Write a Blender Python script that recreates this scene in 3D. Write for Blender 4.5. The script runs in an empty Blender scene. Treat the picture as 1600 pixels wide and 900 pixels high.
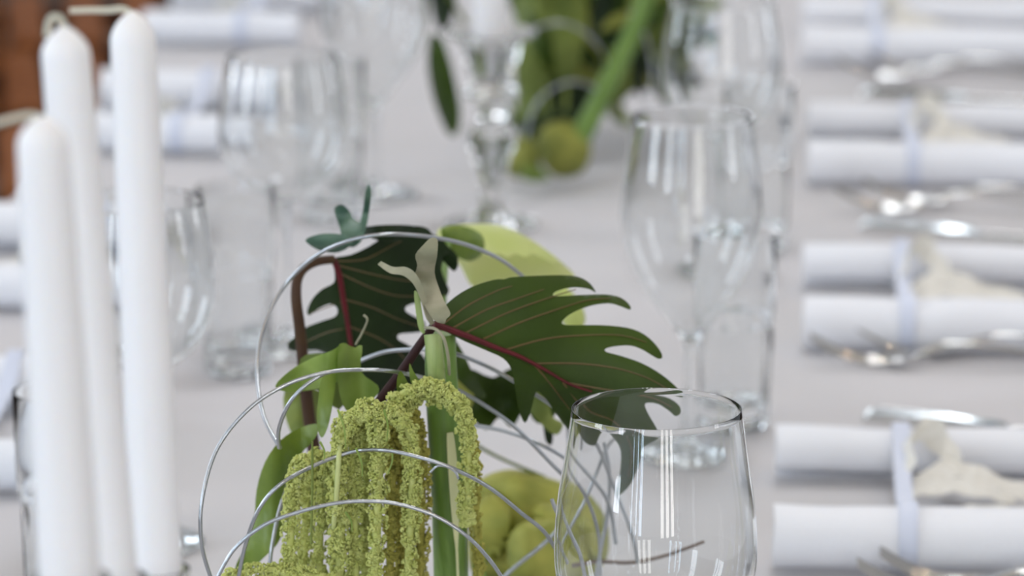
import bpy, bmesh, math, random
from mathutils import Vector, Matrix, noise
from mathutils.geometry import delaunay_2d_cdt
SC = bpy.context.scene
COL = SC.collection
random.seed(7)
# ------------------------------------------------------------------ camera
T = 0.75                      # table top height
FPX = 6825.0                  # focal length in pixels of the 1600 wide frame
PITCH = math.atan(1550 / FPX)
CAM = Vector((0, 0, T + 0.70))
FW = Vector((0, math.cos(PITCH), -math.sin(PITCH)))
UP = Vector((0, math.sin(PITCH), math.cos(PITCH)))
RT = Vector((1, 0, 0))
cd = bpy.data.cameras.new('camera'); cam = bpy.data.objects.new('camera', cd)
COL.objects.link(cam); SC.camera = cam
cam.location = CAM; cam.rotation_euler = (math.pi / 2 - PITCH, 0, 0)
cd.sensor_width = 36; cd.lens = 36 * FPX / 1600; cd.clip_start = 0.05; cd.clip_end = 60
cd.dof.use_dof = True; cd.dof.focus_distance = 1.99; cd.dof.aperture_fstop = 9.0
# ------------------------------------------------------------------ colour management, world
SC.view_settings.view_transform = 'Standard'; SC.view_settings.look = 'None'
SC.view_settings.gamma = 1; SC.view_settings.use_curve_mapping = False
SC.view_settings.exposure = -1.16
SC.cycles.max_bounces = 24; SC.cycles.transmission_bounces = 24; SC.cycles.glossy_bounces = 8
SC.cycles.transparent_max_bounces = 24
w = bpy.data.worlds.new('daylight'); SC.world = w; w.use_nodes = True
w.node_tree.nodes['Background'].inputs[0].default_value = (0.80, 0.88, 1.0, 1)
w.node_tree.nodes['Background'].inputs[1].default_value = 1.0
# ------------------------------------------------------------------ daylight through the windows
RX0, RX1, RY0, RY1, RH = -3.6, 3.6, -3.2, 10.5, 3.4
def win_light(name, loc, rot, sx, sy, power, color):
    l = bpy.data.lights.new(name, 'AREA'); l.shape = 'RECTANGLE'; l.size = sx; l.size_y = sy
    l.energy = power; l.color = color
    o = bpy.data.objects.new(name, l); COL.objects.link(o); o.location = loc; o.rotation_euler = rot
    return o
COOL = (0.80, 0.89, 1.0); NEUT = (0.92, 0.95, 1.0)
WINS = []   # (wall, centre along the wall, width, z0, z1)
for y in (-1.2, 1.6, 4.4, 7.2): WINS.append(('left', y, 0.8, 0.9, 2.9))
for y in (1.6, 4.4, 7.2): WINS.append(('right', y, 0.5, 0.9, 2.9))
for x in (-3.0, -2.35, -1.75, 0.55, 1.1, 1.65): WINS.append(('back', x, 0.34, 0.42, 3.1))
for x in (-2.0, 0.6): WINS.append(('front', x, 0.6, 0.9, 2.9))
for wl, c, wd, z0, z1 in WINS:
    zc = (z0 + z1) / 2; h = z1 - z0
    if wl == 'left':   win_light('window_daylight', (RX0 + .02, c, zc), (0, -math.pi/2, 0), h, wd, 120, COOL)
    elif wl == 'right': win_light('window_daylight', (RX1 - .02, c, zc), (0, math.pi/2, 0), h, wd, 34, NEUT)
    elif wl == 'back': win_light('window_daylight', (c, RY0 + .02, zc), (math.pi/2, 0, 0), wd, h, 56, (.62, .80, 1.0) if c < 0 else (1.0, .98, .94))
    else: win_light('window_daylight', (c, RY1 - .02, zc), (-math.pi/2, 0, 0), wd, h, 40, NEUT)
# warm pendant bulbs, then added overhead fill lights
for x, y in ((-1.0, 0.0), (1.0, 0.4), (0.1, 1.9), (-1.1, 3.6), (1.2, 3.8), (0, 6.2), (-1.0, 8.0), (-.3, -1.6), (.6, -1.0), (.9, 2.2), (-.8, 2.0), (.7, 5.0)):
    l = bpy.data.lights.new('pendant_bulb', 'POINT'); l.energy = 10; l.color = (1, .74, .48); l.shadow_soft_size = .020
    o = bpy.data.objects.new('pendant_bulb', l); COL.objects.link(o); o.location = (x, y, 2.55)
for x, y in ((0.3, -.6), (0.3, 3.2), (.3, 6.8)):
    win_light('ceiling_fill_light', (x, y, RH - .06), (0, 0, 0), .6, .6, 46, (.90, .94, 1))  # soft fill added under the ceiling, stands for no real fitting

# ------------------------------------------------------------------ picture-to-place helpers
def ray(px, py):
    return FW + RT * ((px - 800) / FPX) + UP * ((450 - py) / FPX)
def S(px, py, Y):             # the point on a line of sight at distance Y down the table
    r = ray(px, py); return CAM + r * (Y / r.y)
def G(px, py, z=T):           # the point on a line of sight at height z
    r = ray(px, py); return CAM + r * ((z - CAM.z) / r.z)
PXM = lambda Y: Y * 1.01 / FPX  # metres per pixel there

# ------------------------------------------------------------------ materials
def mat(name, col, rough=.5, metal=0, spec=.5, bump=0, bscale=40, var=0, vscale=8, trans=0, sss=0, col2=None, bstretch=(1,1,1), vstretch=(1,1,1), sheen=0, coat=0):
    m = bpy.data.materials.new(name); m.use_nodes = True
    nt = m.node_tree; b = nt.nodes['Principled BSDF']
    b.inputs['Base Color'].default_value = (*col, 1); b.inputs['Roughness'].default_value = rough
    b.inputs['Metallic'].default_value = metal; b.inputs['Specular IOR Level'].default_value = spec
    b.inputs['Transmission Weight'].default_value = trans
    b.inputs['Sheen Weight'].default_value = sheen; b.inputs['Coat Weight'].default_value = coat
    if sss:
        b.inputs['Subsurface Weight'].default_value = sss; b.inputs['Subsurface Radius'].default_value = (.01, .008, .006)
        b.inputs['Subsurface Scale'].default_value = 1
    tc = nt.nodes.new('ShaderNodeTexCoord')
    def tex(scale, stretch):
        mp = nt.nodes.new('ShaderNodeMapping'); mp.inputs['Scale'].default_value = stretch
        nt.links.new(tc.outputs['Object'], mp.inputs[0])
        n = nt.nodes.new('ShaderNodeTexNoise'); n.inputs['Scale'].default_value = scale
        n.inputs['Detail'].default_value = 4; nt.links.new(mp.outputs[0], n.inputs['Vector']); return n
    if var or col2:
        n = tex(vscale, vstretch); r = nt.nodes.new('ShaderNodeValToRGB')
        c2 = col2 or tuple(c * (1 - var) for c in col)
        r.color_ramp.elements[0].position = .35; r.color_ramp.elements[1].position = .65
        r.color_ramp.elements[0].color = (*c2, 1); r.color_ramp.elements[1].color = (*col, 1)
        nt.links.new(n.outputs['Fac'], r.inputs[0]); nt.links.new(r.outputs[0], b.inputs['Base Color'])
    if bump:
        n = tex(bscale, bstretch); bp = nt.nodes.new('ShaderNodeBump')
        bp.inputs['Strength'].default_value = bump; bp.inputs['Distance'].default_value = .002
        nt.links.new(n.outputs['Fac'], bp.inputs['Height']); nt.links.new(bp.outputs[0], b.inputs['Normal'])
    return m
def leafmat(name, col, col2, rough=.38, vscale=30, transl=.25, vstretch=(1,1,1), spec=.4):
    m = mat(name, col, rough=rough, spec=spec, col2=col2, vscale=vscale, vstretch=vstretch, bump=.25, bscale=120)
    nt = m.node_tree; b = nt.nodes['Principled BSDF']; out = nt.nodes['Material Output']
    tr = nt.nodes.new('ShaderNodeBsdfTranslucent'); tr.inputs[0].default_value = (min(.9, col[0]*1.3), min(.9, col[1]*1.4), col[2], 1)
    mx = nt.nodes.new('ShaderNodeMixShader'); mx.inputs[0].default_value = transl
    nt.links.new(b.outputs[0], mx.inputs[1]); nt.links.new(tr.outputs[0], mx.inputs[2]); nt.links.new(mx.outputs[0], out.inputs[0])
    return m
def glassmat(name, col=(1, 1, 1), ior=1.5):
    m = bpy.data.materials.new(name); m.use_nodes = True; nt = m.node_tree
    g = nt.nodes.new('ShaderNodeBsdfGlass'); g.inputs['Color'].default_value = (*col, 1)
    g.inputs['Roughness'].default_value = 0.0; g.inputs['IOR'].default_value = ior
    nt.links.new(g.outputs[0], nt.nodes['Material Output'].inputs[0]); return m
M = {
 'glass': glassmat('clear_glass', (.985, .99, .99)),
 'crystal': glassmat('cut_crystal', (.985, .985, .98), 1.52),
 'cloth': mat('tablecloth_linen', (.60, .59, .61), rough=.9, spec=.1, bump=.25, bscale=700, col2=(.57,.565,.58), vscale=6),
 'napkin': mat('white_napkin_cotton', (.80, .82, .87), rough=.9, spec=.1, bump=.3, bscale=600),
 'wax': mat('white_wax', (.82, .82, .835), rough=.42, spec=.4, sss=.25),
 'wick': mat('cotton_wick', (.70, .68, .56), rough=.9, bump=.6, bscale=900),
 'steel': mat('polished_steel', (.62, .62, .60), rough=.13, metal=1),
 'wire': mat('aluminium_wire', (.42, .44, .46), rough=.30, metal=1, bump=.2, bscale=300),
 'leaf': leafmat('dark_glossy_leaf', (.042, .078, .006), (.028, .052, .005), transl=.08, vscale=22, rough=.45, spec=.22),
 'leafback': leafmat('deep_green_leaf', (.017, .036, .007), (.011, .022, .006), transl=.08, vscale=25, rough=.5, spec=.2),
 'blueleaf': leafmat('bluish_green_leaf', (.12, .21, .15), (.05, .11, .08), transl=.15, vscale=90),
 'midrib': mat('maroon_midrib', (.13, .014, .020), rough=.5, spec=.2, col2=(.09,.014,.016), vscale=60),
 'vein': mat('brown_vein', (.12, .078, .022), rough=.5),
 'stalkdark': mat('maroon_stalk', (.036, .014, .012), rough=.55, spec=.15, col2=(.03,.012,.012), vscale=50),
 'stalkbrown': mat('olive_brown_stalk', (.075, .042, .018), rough=.55, spec=.15, col2=(.055,.03,.022), vscale=50),
 'stalkgreen': leafmat('ribbed_green_stalk', (.16, .27, .055), (.11, .20, .035), transl=.05, vscale=300, vstretch=(1,1,.03)),
 'stalkpale': mat('pale_stalk_streak', (.62, .64, .34), rough=.5),
 'leek': leafmat('pale_inner_stalk', (.36, .44, .17), (.24, .34, .10), transl=.1, vscale=200, vstretch=(1,1,.05)),
 'light': leafmat('light_green_leaf', (.34, .44, .12), (.22, .31, .07), transl=.3, vscale=60),
 'fresh': leafmat('fresh_green_leaf', (.23, .31, .055), (.16, .24, .04), transl=.3, vscale=60),
 'amaranth': leafmat('lime_amaranth_florets', (.66, .70, .27), (.52, .57, .17), transl=.25, vscale=260, rough=.8, spec=.15),
 'amaranthdark': leafmat('olive_amaranth_florets', (.50, .47, .12), (.38, .36, .08), transl=.25, vscale=260, rough=.8, spec=.15),
 'bloom': leafmat('green_white_petal', (.74, .77, .46), (.50, .60, .20), transl=.35, vscale=18, rough=.5),
 'dried': leafmat('dried_papery_bract', (.42, .39, .28), (.27, .27, .18), transl=.15, vscale=60, rough=.8),
 'bud': leafmat('dull_green_bud', (.27, .28, .05), (.16, .18, .03), transl=.1, vscale=40, rough=.7),
 'moss': leafmat('olive_green_petal', (.46, .46, .10), (.24, .27, .045), transl=.15, vscale=38, rough=.6),
 'grassy': leafmat('ribbed_olive_leaf', (.22, .27, .055), (.12, .17, .03), transl=.15, vscale=55, rough=.6, vstretch=(1,1,.06)),
 'twig': mat('brown_twig', (.14, .09, .06), rough=.8, bump=.6, bscale=300),
 'foam': mat('green_floral_foam', (.05, .12, .04), rough=1, bump=.6, bscale=300),
 'dish': mat('white_ceramic', (.8, .8, .8), rough=.3),
 'ribbon': mat('blue_white_satin', (.62, .67, .80), rough=.5, spec=.3),
 'organza': leafmat('cream_organza', (.86, .85, .81), (.76, .74, .68), transl=.15, vscale=250, rough=.7),
 'palestem': mat('pale_amaranth_stem', (.50, .55, .22), rough=.6),
 'paper': mat('cream_card', (.66, .62, .55), rough=.8),
 'gold': mat('gold_print', (.55, .38, .14), rough=.4, metal=.6),
 'chair': mat('orange_brown_wood', (.36, .125, .035), rough=.7, spec=.1, col2=(.17,.06,.022), vscale=14, vstretch=(5,5,.6)),
 'chairdark': mat('dark_brown_wood', (.09, .030, .012), rough=.7, spec=.1, col2=(.06,.02,.01), vscale=10),
 'black': mat('black_cushion', (.012, .011, .011), rough=.9),
 'wall': mat('plaster', (.68, .69, .71), rough=.95, bump=.1, bscale=60),
 'ceil': mat('ceiling_paint', (.66, .65, .62), rough=.95),
 'plank': mat('floor_board', (.075, .042, .026), rough=.6, spec=.15, col2=(.05,.03,.02), vscale=6, vstretch=(8,.6,1)),
 'frame': mat('white_window_paint', (.75, .75, .73), rough=.5),
 'wood': mat('table_wood', (.35, .22, .12), rough=.6, col2=(.28,.17,.09), vscale=8),
}
# ------------------------------------------------------------------ object helpers
def wloc(o):
    v = Vector((0, 0, 0))
    while o is not None: v += o.location; o = o.parent
    return v
def tag(o, label=None, cat=None, group=None, kind=None):
    if label: o['label'] = label
    if cat: o['category'] = cat
    if group: o['group'] = group
    if kind: o['kind'] = kind
    return o
def thing(name, label, cat, loc, group=None):
    o = bpy.data.objects.new(name, None); COL.objects.link(o); o.location = loc
    o.empty_display_size = .02
    return tag(o, label, cat, group)
def obj(name, vf, m, parent=None, smooth=True, base=None):
    vs, fs = vf
    vs = [Vector(v) for v in vs]
    if parent is not None: org = wloc(parent)
    elif base is not None: org = Vector(base)
    else:
        org = Vector(((min(v.x for v in vs) + max(v.x for v in vs)) / 2, (min(v.y for v in vs) + max(v.y for v in vs)) / 2, min(v.z for v in vs)))
    me = bpy.data.meshes.new(name)
    me.from_pydata([tuple(v - org) for v in vs], [], fs)
    bm = bmesh.new(); bm.from_mesh(me); bmesh.ops.recalc_face_normals(bm, faces=bm.faces); bm.to_mesh(me); bm.free()
    if smooth:
        me.shade_smooth()
        try: me.set_sharp_from_angle(angle=math.radians(48))
        except Exception: pass
    me.materials.append(M[m])
    o = bpy.data.objects.new(name, me); COL.objects.link(o)
    if parent is not None: o.parent = parent
    else: o.location = org
    return o
def copytree(o, parent=None):
    c = o.copy(); COL.objects.link(c); c.parent = parent
    for ch in list(o.children): copytree(ch, c)
    return c
def merge(*vfs):
    V, F = [], []
    for v, f in vfs:
        k = len(V); V += list(v); F += [tuple(i + k for i in q) for q in f]
    return V, F
def box(x0, y0, z0, x1, y1, z1, b=0):
    if b <= 0:
        v = [(x0,y0,z0),(x1,y0,z0),(x1,y1,z0),(x0,y1,z0),(x0,y0,z1),(x1,y0,z1),(x1,y1,z1),(x0,y1,z1)]
        return [Vector(p) for p in v], [(0,3,2,1),(4,5,6,7),(0,1,5,4),(1,2,6,5),(2,3,7,6),(3,0,4,7)]
    bm = bmesh.new(); bmesh.ops.create_cube(bm, size=1)
    for v in bm.verts: v.co = Vector(((x0+x1)/2 + v.co.x*(x1-x0), (y0+y1)/2 + v.co.y*(y1-y0), (z0+z1)/2 + v.co.z*(z1-z0)))
    bmesh.ops.bevel(bm, geom=bm.edges[:], offset=b, segments=2, affect='EDGES')
    r = [v.co.copy() for v in bm.verts], [tuple(v.index for v in f.verts) for f in bm.faces]; bm.free(); return r
def xf(vf, mtx): return [mtx @ Vector(v) for v in vf[0]], vf[1]
def lathe(prof, n=48, closed=False, facet=None):
    V, F = [], []
    for r, z in prof:
        for k in range(n):
            a = 2 * math.pi * k / n
            rr = r if not facet else facet(r, z, a)
            V.append(Vector((rr * math.cos(a), rr * math.sin(a), z)))
    m = len(prof)
    for i in range(m if closed else m - 1):
        j = (i + 1) % m
        for k in range(n):
            l = (k + 1) % n
            F.append((i*n+k, i*n+l, j*n+l, j*n+k))
    if not closed:
        for i, s in ((0, -1), (m - 1, 1)):
            F.append(tuple(i*n + k for k in (range(n) if s > 0 else range(n - 1, -1, -1))))
    return V, F
def catmull(P, n=8, closed=False):
    P = [Vector(p) for p in P]; out = []; N = len(P)
    seg = N if closed else N - 1
    for i in range(seg):
        if closed: a, b, c, d = P[(i-1) % N], P[i], P[(i+1) % N], P[(i+2) % N]
        else: a, b, c, d = P[max(i-1, 0)], P[i], P[i+1], P[min(i+2, N-1)]
        for k in range(n):
            t = k / n
            out.append(.5 * ((2*b) + (c-a)*t + (2*a-5*b+4*c-d)*t*t + (3*b-a-3*c+d)*t**3))
    if not closed: out.append(P[-1])
    return out
def tube(path, rad, sides=8, flat=1.0):
    path = [Vector(p) for p in path]; n = len(path); V, F = [], []
    up = Vector((0, 0, 1)); prev = None
    for i, p in enumerate(path):
        t = (path[min(i+1, n-1)] - path[max(i-1, 0)]).normalized()
        if prev is None:
            u = t.cross(up)
            if u.length < .05: u = t.cross(Vector((0, 1, 0)))
            u.normalize()
        else:
            u = (prev - t * prev.dot(t)).normalized()
        prev = u; v = t.cross(u)
        r = rad(i / (n-1)) if callable(rad) else rad
        for k in range(sides):
            a = 2 * math.pi * k / sides
            V.append(p + u * (r * math.cos(a)) + v * (r * flat * math.sin(a)))
    for i in range(n - 1):
        for k in range(sides):
            l = (k + 1) % sides
            F.append((i*sides+k, i*sides+l, (i+1)*sides+l, (i+1)*sides+k))
    F.append(tuple(range(sides - 1, -1, -1))); F.append(tuple((n-1)*sides + k for k in range(sides)))
    return V, F
def strip(path, side, thick):
    """ribbon: path points, side(i)->half-width vector, solid with thickness"""
    n = len(path); V, F = [], []
    for i, p in enumerate(path):
        t = (path[min(i+1, n-1)] - path[max(i-1, 0)]).normalized()
        s = side(i / (n-1)); nn = t.cross(s)
        nn = nn.normalized() * thick / 2 if nn.length > 1e-9 else Vector((0, 0, thick/2))
        V += [p - s - nn, p + s - nn, p + s + nn, p - s + nn]
    for i in range(n - 1):
        for k in range(4):
            l = (k + 1) % 4; F.append((i*4+k, i*4+l, (i+1)*4+l, (i+1)*4+k))
    F.append((3, 2, 1, 0)); F.append(tuple((n-1)*4 + k for k in range(4)))
    return V, F
def blade(outline, depth, thick=.0005, step=12, sm=4, pillow=0.0, closed_in=None):
    """A leaf or petal: smoothed outline, filled, laid on its own curved surface depth(px,py), solid; pillow swells it"""
    o = catmull([Vector((x, y, 0)) for x, y in outline], sm, closed=True)
    pts = [Vector((p.x, p.y)) for p in o]; nb = len(pts)
    xs = [p.x for p in pts]; ys = [p.y for p in pts]
    def inside(x, y):
        c = False; j = nb - 1
        for i in range(nb):
            if (pts[i].y > y) != (pts[j].y > y) and x < (pts[j].x - pts[i].x) * (y - pts[i].y) / (pts[j].y - pts[i].y) + pts[i].x: c = not c
            j = i
        return c
    def bd(x, y):
        return min(math.hypot(p.x - x, p.y - y) for p in pts)
    P = list(pts); x = min(xs) + step / 2; row = 0
    while x < max(xs):
        y = min(ys) + (step / 2 if row % 2 else step)
        while y < max(ys):
            if inside(x, y) and bd(x, y) > step * .5: P.append(Vector((x, y)))
            y += step
        x += step; row += 1
    edges = [(i, (i + 1) % nb) for i in range(nb)]
    co, ed, fa, *_ = delaunay_2d_cdt(P, edges, [], 1, 1e-5)
    co = [Vector((c.x, c.y)) for c in co]
    dm = [bd(c.x, c.y) for c in co]; mx = max(dm) + 1e-6
    A, B = [], []
    for c, dd in zip(co, dm):
        Y = depth(c.x, c.y); p = S(c.x, c.y, Y); vd = (p - CAM).normalized()
        h = thick / 2 * (0.35 if dd < 1e-3 else 1) + pillow * math.sqrt(max(0, 1 - (1 - min(1, dd / mx)) ** 2))
        A.append(p - vd * h); B.append(p + vd * h)
    n = len(co); F = []; cnt = {}
    for f in fa:
        f = tuple(f)
        cx = sum(co[i].x for i in f) / len(f); cy = sum(co[i].y for i in f) / len(f)
        if not inside(cx, cy): continue
        F.append(f); F.append(tuple(i + n for i in reversed(f)))
        for k in range(len(f)):
            e = (f[k], f[(k+1) % len(f)]); cnt[e] = 1
    for (a, b) in list(cnt):
        if (b, a) not in cnt: F.append((a, b, b + n, a + n))
    return A + B, F
def ptube(pts, Yf, rpx, sides=8, n=8, off=0, r2=None):
    """tube through picture points, each at its own distance"""
    P = []
    for q in pts:
        Y = q[2] if len(q) > 2 else (Yf(q[0], q[1]) if callable(Yf) else Yf)
        P.append(S(q[0], q[1], Y - off))
    Ym = sum(p.y for p in P) / len(P)
    k = PXM(Ym)
    path = catmull(P, n)
    rr = (lambda t: k * (rpx + (r2 - rpx) * t)) if r2 is not None else k * rpx
    return tube(path, rr, sides)

# ================================================================== setting
# table axis leans slightly to the right of the line of sight
AX = Vector((0.066, 1, 0)).normalized(); PX = Vector((AX.y, -AX.x, 0))
ORG = Vector((0.04 - .066 * 3.49, 0, 0))         # centre line of the table at y = 0
def TB(u, v, z=0): return ORG + PX * u + AX * v + Vector((0, 0, z))   # u across, v along
HW = 0.437
YAW = math.atan2(AX.y, AX.x) - math.pi / 2

flo = bpy.data.objects.new('floor', None)
fl = obj('floor', box(RX0, RY0, -.06, RX1, RY1, -.004), 'chairdark', smooth=False); tag(fl, kind='structure')
pw = .16; nplank = int((RX1 - RX0) / pw)
pm = None
for i in range(nplank):
    x = RX0 + i * pw
    for j in range(3):
        y0 = RY0 + j * (RY1 - RY0) / 3; y1 = y0 + (RY1 - RY0) / 3 - .004
        if pm is None:
            p = obj('floor_plank', box(x + .0015, y0, -.004, x + pw - .0015, y1, 0), 'plank', fl, smooth=False); pm = p; px0 = (x, y0)
        else:
            p = pm.copy(); COL.objects.link(p); p.parent = fl; p.location = (x - px0[0], y0 - px0[1], 0)
bpy.data.objects.remove(flo)
tag(obj('ceiling', box(RX0, RY0, RH, RX1, RY1, RH + .1), 'ceil', smooth=False), kind='structure')
def wallmesh(side):
    hs = [w_ for w_ in WINS if w_[0] == side]
    hs.sort(key=lambda q: q[1]); parts = []
    a0, a1 = (RY0, RY1) if side in ('left', 'right') else (RX0, RX1)
    def b(u0, u1, z0, z1):
        if side == 'left': return box(RX0 - .1, u0, z0, RX0, u1, z1)
        if side == 'right': return box(RX1, u0, z0, RX1 + .1, u1, z1)
        if side == 'back': return box(u0, RY0 - .1, z0, u1, RY0, z1)
        return box(u0, RY1, z0, u1, RY1 + .1, z1)
    u = a0
    for _, c, wd, z0, z1 in hs:
        parts += [b(u, c - wd/2, 0, RH), b(c - wd/2, c + wd/2, 0, z0), b(c - wd/2, c + wd/2, z1, RH)]; u = c + wd/2
    parts.append(b(u, a1, 0, RH)); return merge(*parts)
for s in ('left', 'right', 'back', 'front'):
    tag(obj('wall_' + s, wallmesh(s), 'wall', smooth=False), kind='structure')
for i, (wl, c, wd, z0, z1) in enumerate(WINS):
    t_ = .035
    def b(u0, u1, za, zb, dp=.035):
        if wl == 'left': return box(RX0 + .03, u0, za, RX0 + .03 + dp, u1, zb)
        if wl == 'right': return box(RX1 - .03 - dp, u0, za, RX1 - .03, u1, zb)
        if wl == 'back': return box(u0, RY0 + .03, za, u1, RY0 + .03 + dp, zb)
        return box(u0, RY1 - .03 - dp, za, u1, RY1 - .03, zb)
    fr = [b(c - wd/2 - t_, c - wd/2 + t_, z0 - t_, z1 + t_), b(c + wd/2 - t_, c + wd/2 + t_, z0 - t_, z1 + t_),
          b(c - wd/2, c + wd/2, z0 - t_, z0 + t_), b(c - wd/2, c + wd/2, z1 - t_, z1 + t_),
          b(c - .015, c + .015, z0, z1), b(c - wd/2, c + wd/2, z0 + (z1-z0)*.64, z0 + (z1-z0)*.64 + .05)]
    tag(obj('window_%d' % (i + 1), merge(*fr), 'frame', smooth=False), kind='structure')

# ================================================================== table and cloth
V0, V1 = 0.85, 6.3
tb = thing('banquet_table', 'long banquet table hidden beneath the white tablecloth', 'table', TB(0, (V0+V1)/2, 0))
def obox(u0, v0, z0, u1, v1, z1, b=0):
    vf = box(u0, v0, z0, u1, v1, z1, b); return [TB(v.x, v.y, v.z) for v in vf[0]], vf[1]
obj('tabletop', obox(-HW + .012, V0 + .012, T - .035, HW - .012, V1 - .012, T - .0045), 'wood', tb, smooth=False)
for u in (-HW + .08, HW - .08):
    for v in (V0 + .1, (V0+V1)/2, V1 - .1):
        obj('leg', obox(u - .03, v - .03, 0, u + .03, v + .03, T - .035), 'wood', tb, smooth=False)
def cloth():
    us = [-HW - .012]*0
    prof = []   # (u, z) across incl. drape
    for z in (-.36, -.30, -.24, -.18, -.12, -.07, -.035, -.015): prof.append((-HW - .002, z))
    prof.append((-HW + .002, -.004)); prof.append((-HW + .008, 0))
    nu = 60
    for i in range(nu + 1): prof.append((-HW + .02 + (2*HW - .04) * i / nu, 0))
    prof += [(-p[0], p[1]) for p in reversed(prof[:10])]
    nv = 260; V, F = [], []
    for j in range(nv + 1):
        v = V0 + (V1 - V0) * j / nv
        for (u, z) in prof:
            d = -z; uu = u
            if d > .004:
                uu = u + math.copysign(1, u) * (.012 + .03 * (d / .36)) * (1 + math.sin(v * 9 + 1.3 * math.sin(v * 3.1))) * min(1, d / .1) * .8
            zz = z
            if d <= 0:
                zz = .0011 * noise.noise(Vector((u * 5, v * 4, 0))) + .0005 * noise.noise(Vector((u * 16, v * 12, 3)))
                for cv in (1.7, 2.785, 3.87, 4.95): zz += .0016 * math.exp(-((v - cv) / .004) ** 2)
                for cu in (-.16, .055, .30): zz += .0014 * math.exp(-((u - cu) / .004) ** 2)
                zz = min(zz, .0018)
            V.append(TB(uu, v, T - .0016 + zz))
    n = len(prof)
    for j in range(nv):
        for i in range(n - 1): F.append((j*n+i, j*n+i+1, (j+1)*n+i+1, (j+1)*n+i))
    return V, F
cl = obj('tablecloth', cloth(), 'cloth')
md = cl.modifiers.new('thickness', 'SOLIDIFY'); md.thickness = .0008; md.offset = -1
tag(cl, 'white linen tablecloth covering the whole long table', 'tablecloth')
# ================================================================== glassware
def shell(outer, inner): return list(outer) + list(reversed(inner))
def smoothprof(P, n=5):
    return [(p.x, p.y) for p in catmull([Vector((a, b, 0)) for a, b in P], n)]
def make_wineglass(kind):
    r = bpy.data.objects.new('wine_glass', None); COL.objects.link(r); r.empty_display_size = .02
    if kind == 'round':
        out = smoothprof([(.0045, .1005), (.012, .1035), (.026, .1105), (.0365, .122), (.0425, .138), (.0440, .1485), (.0430, .166), (.0405, .184), (.0372, .2010)])
        zb = .1005; th = .0010
    elif kind == 'wide':
        out = smoothprof([(.0045, .078), (.013, .0810), (.029, .0895), (.0400, .103), (.0456, .119), (.0470, .136), (.0456, .157), (.0423, .178), (.0392, .2010)])
        zb = .078; th = .0006
    else:
        out = smoothprof([(.0045, .067), (.0085, .073), (.018, .085), (.0300, .100), (.0392, .119), (.0432, .140), (.0425, .158), (.0400, .178), (.0365, .2010)])
        zb = .067; th = .0010
    H_ = 1.055 if kind == 'tall' else 1.0
    if kind == 'tall': out = [(a, b * H_) for a, b in out]; zb *= H_
    N = len(out); inn = []
    for i, (a, z) in enumerate(out):
        a0 = out[max(i-1, 0)]; a1 = out[min(i+1, N-1)]
        t = Vector((a1[0]-a0[0], a1[1]-a0[1])).normalized(); nn = Vector((-t.y, t.x))
        k = th + (.0035 * max(0, 1 - i / 6))
        if z + nn.y * k > zb + .003 or i > 4: inn.append((max(.0004, a + nn.x * k), z + nn.y * k))
    rim = [(out[-1][0] - th * .15, out[-1][1] + .0003), (out[-1][0] - th * .8, out[-1][1] + .0003)]
    prof = [(.0002, zb)] + out + rim + list(reversed(inn)) + [(.0002, inn[0][1] - .0004)]
    obj('bowl', lathe(prof, 72), 'glass', r, base=None)
    st = smoothprof([(.0085, .0062), (.0052, .011), (.0040, .022), (.0036, .045), (.0037, zb - .015), (.0044, zb - .0002)], 5)
    obj('stem', lathe([(.0002, .0062)] + st + [(.0002, zb - .0002)], 32), 'glass', r)
    ft = [(.0002, .0001), (.0335, .0001), (.0345, .0008), (.0340, .0016), (.028, .0024), (.018, .0036), (.010, .0055), (.0086, .0061), (.0002, .0061)]
    obj('foot', lathe(ft, 72), 'glass', r)
    return r
def make_tumbler():
    n = 72; nf = 9
    def facet(r, z, a):
        if r > .018 and z < .065 and z > .004:
            s = 2 * math.pi / nf; b = (a % s) - s / 2
            return r * (1 - .055 * (1 - abs(2*b/s) ** 2) + .0)
        return r
    out = [(.0002, .0001), (.0205, .0001), (.0222, .0015), (.0228, .005), (.0234, .02), (.0241, .045), (.0246, .060), (.0241, .0645), (.0238, .0670), (.0250, .0695), (.0254, .074), (.0260, .095), (.0266, .124), (.0265, .1255)]
    inn = [(.0255, .1255), (.0251, .124), (.0244, .095), (.0238, .074), (.0224, .065), (.0216, .045), (.0207, .022), (.0192, .016), (.014, .0138), (.0002, .0130)]
    o = obj('tumbler', lathe(out + inn, n, facet=facet), 'glass', base=(0, 0, 0))
    return o
ZT = T + .0008
wg = {}
def place_glass(kind, px, py, label, rot=0, yaw=None):
    if kind not in wg: wg[kind] = make_wineglass(kind); o = wg[kind]
    else: o = copytree(wg[kind])
    p = G(px, py, ZT); o.location = (p.x, p.y, ZT); o.rotation_euler = (0, 0, rot)
    return tag(o, label, 'wine glass', 'stemmed wine glasses set along both sides of the table')
tum = []
def place_tumbler(px, py, label, rot=0):
    o = make_tumbler() if not tum else copytree(tum[0]); tum.append(o)
    p = G(px, py, ZT); o.location = (p.x, p.y, ZT); o.rotation_euler = (0, 0, rot)
    return tag(o, label, 'tumbler', 'ribbed water tumblers beside the wine glasses')
def foot_py(D, px=0): return 450 + FPX * math.tan(math.atan(.70 / D) - PITCH)
place_glass('wide', 1021, foot_py(1.945), 'sharp clear wine glass nearest the camera, standing in front of the big leaf')
place_glass('tall', 1077, foot_py(2.62), 'clear wine glass with pointed bowl behind the front glass, right of the big leaf', .3)
place_glass('round', 1124, foot_py(3.13), 'blurred round-bowled wine glass at top right, right of the far flowers', .7)
place_glass('round', 226, foot_py(2.42), 'wine glass half hidden behind the rightmost white candle', .2)
place_glass('round', 447, foot_py(2.90), 'blurred round-bowled wine glass to the right of the candle tips', .5)
place_glass('tall', 586, foot_py(3.42), 'blurred wine glass cut by the top edge, left of the glass candlestick', .9)
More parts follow.
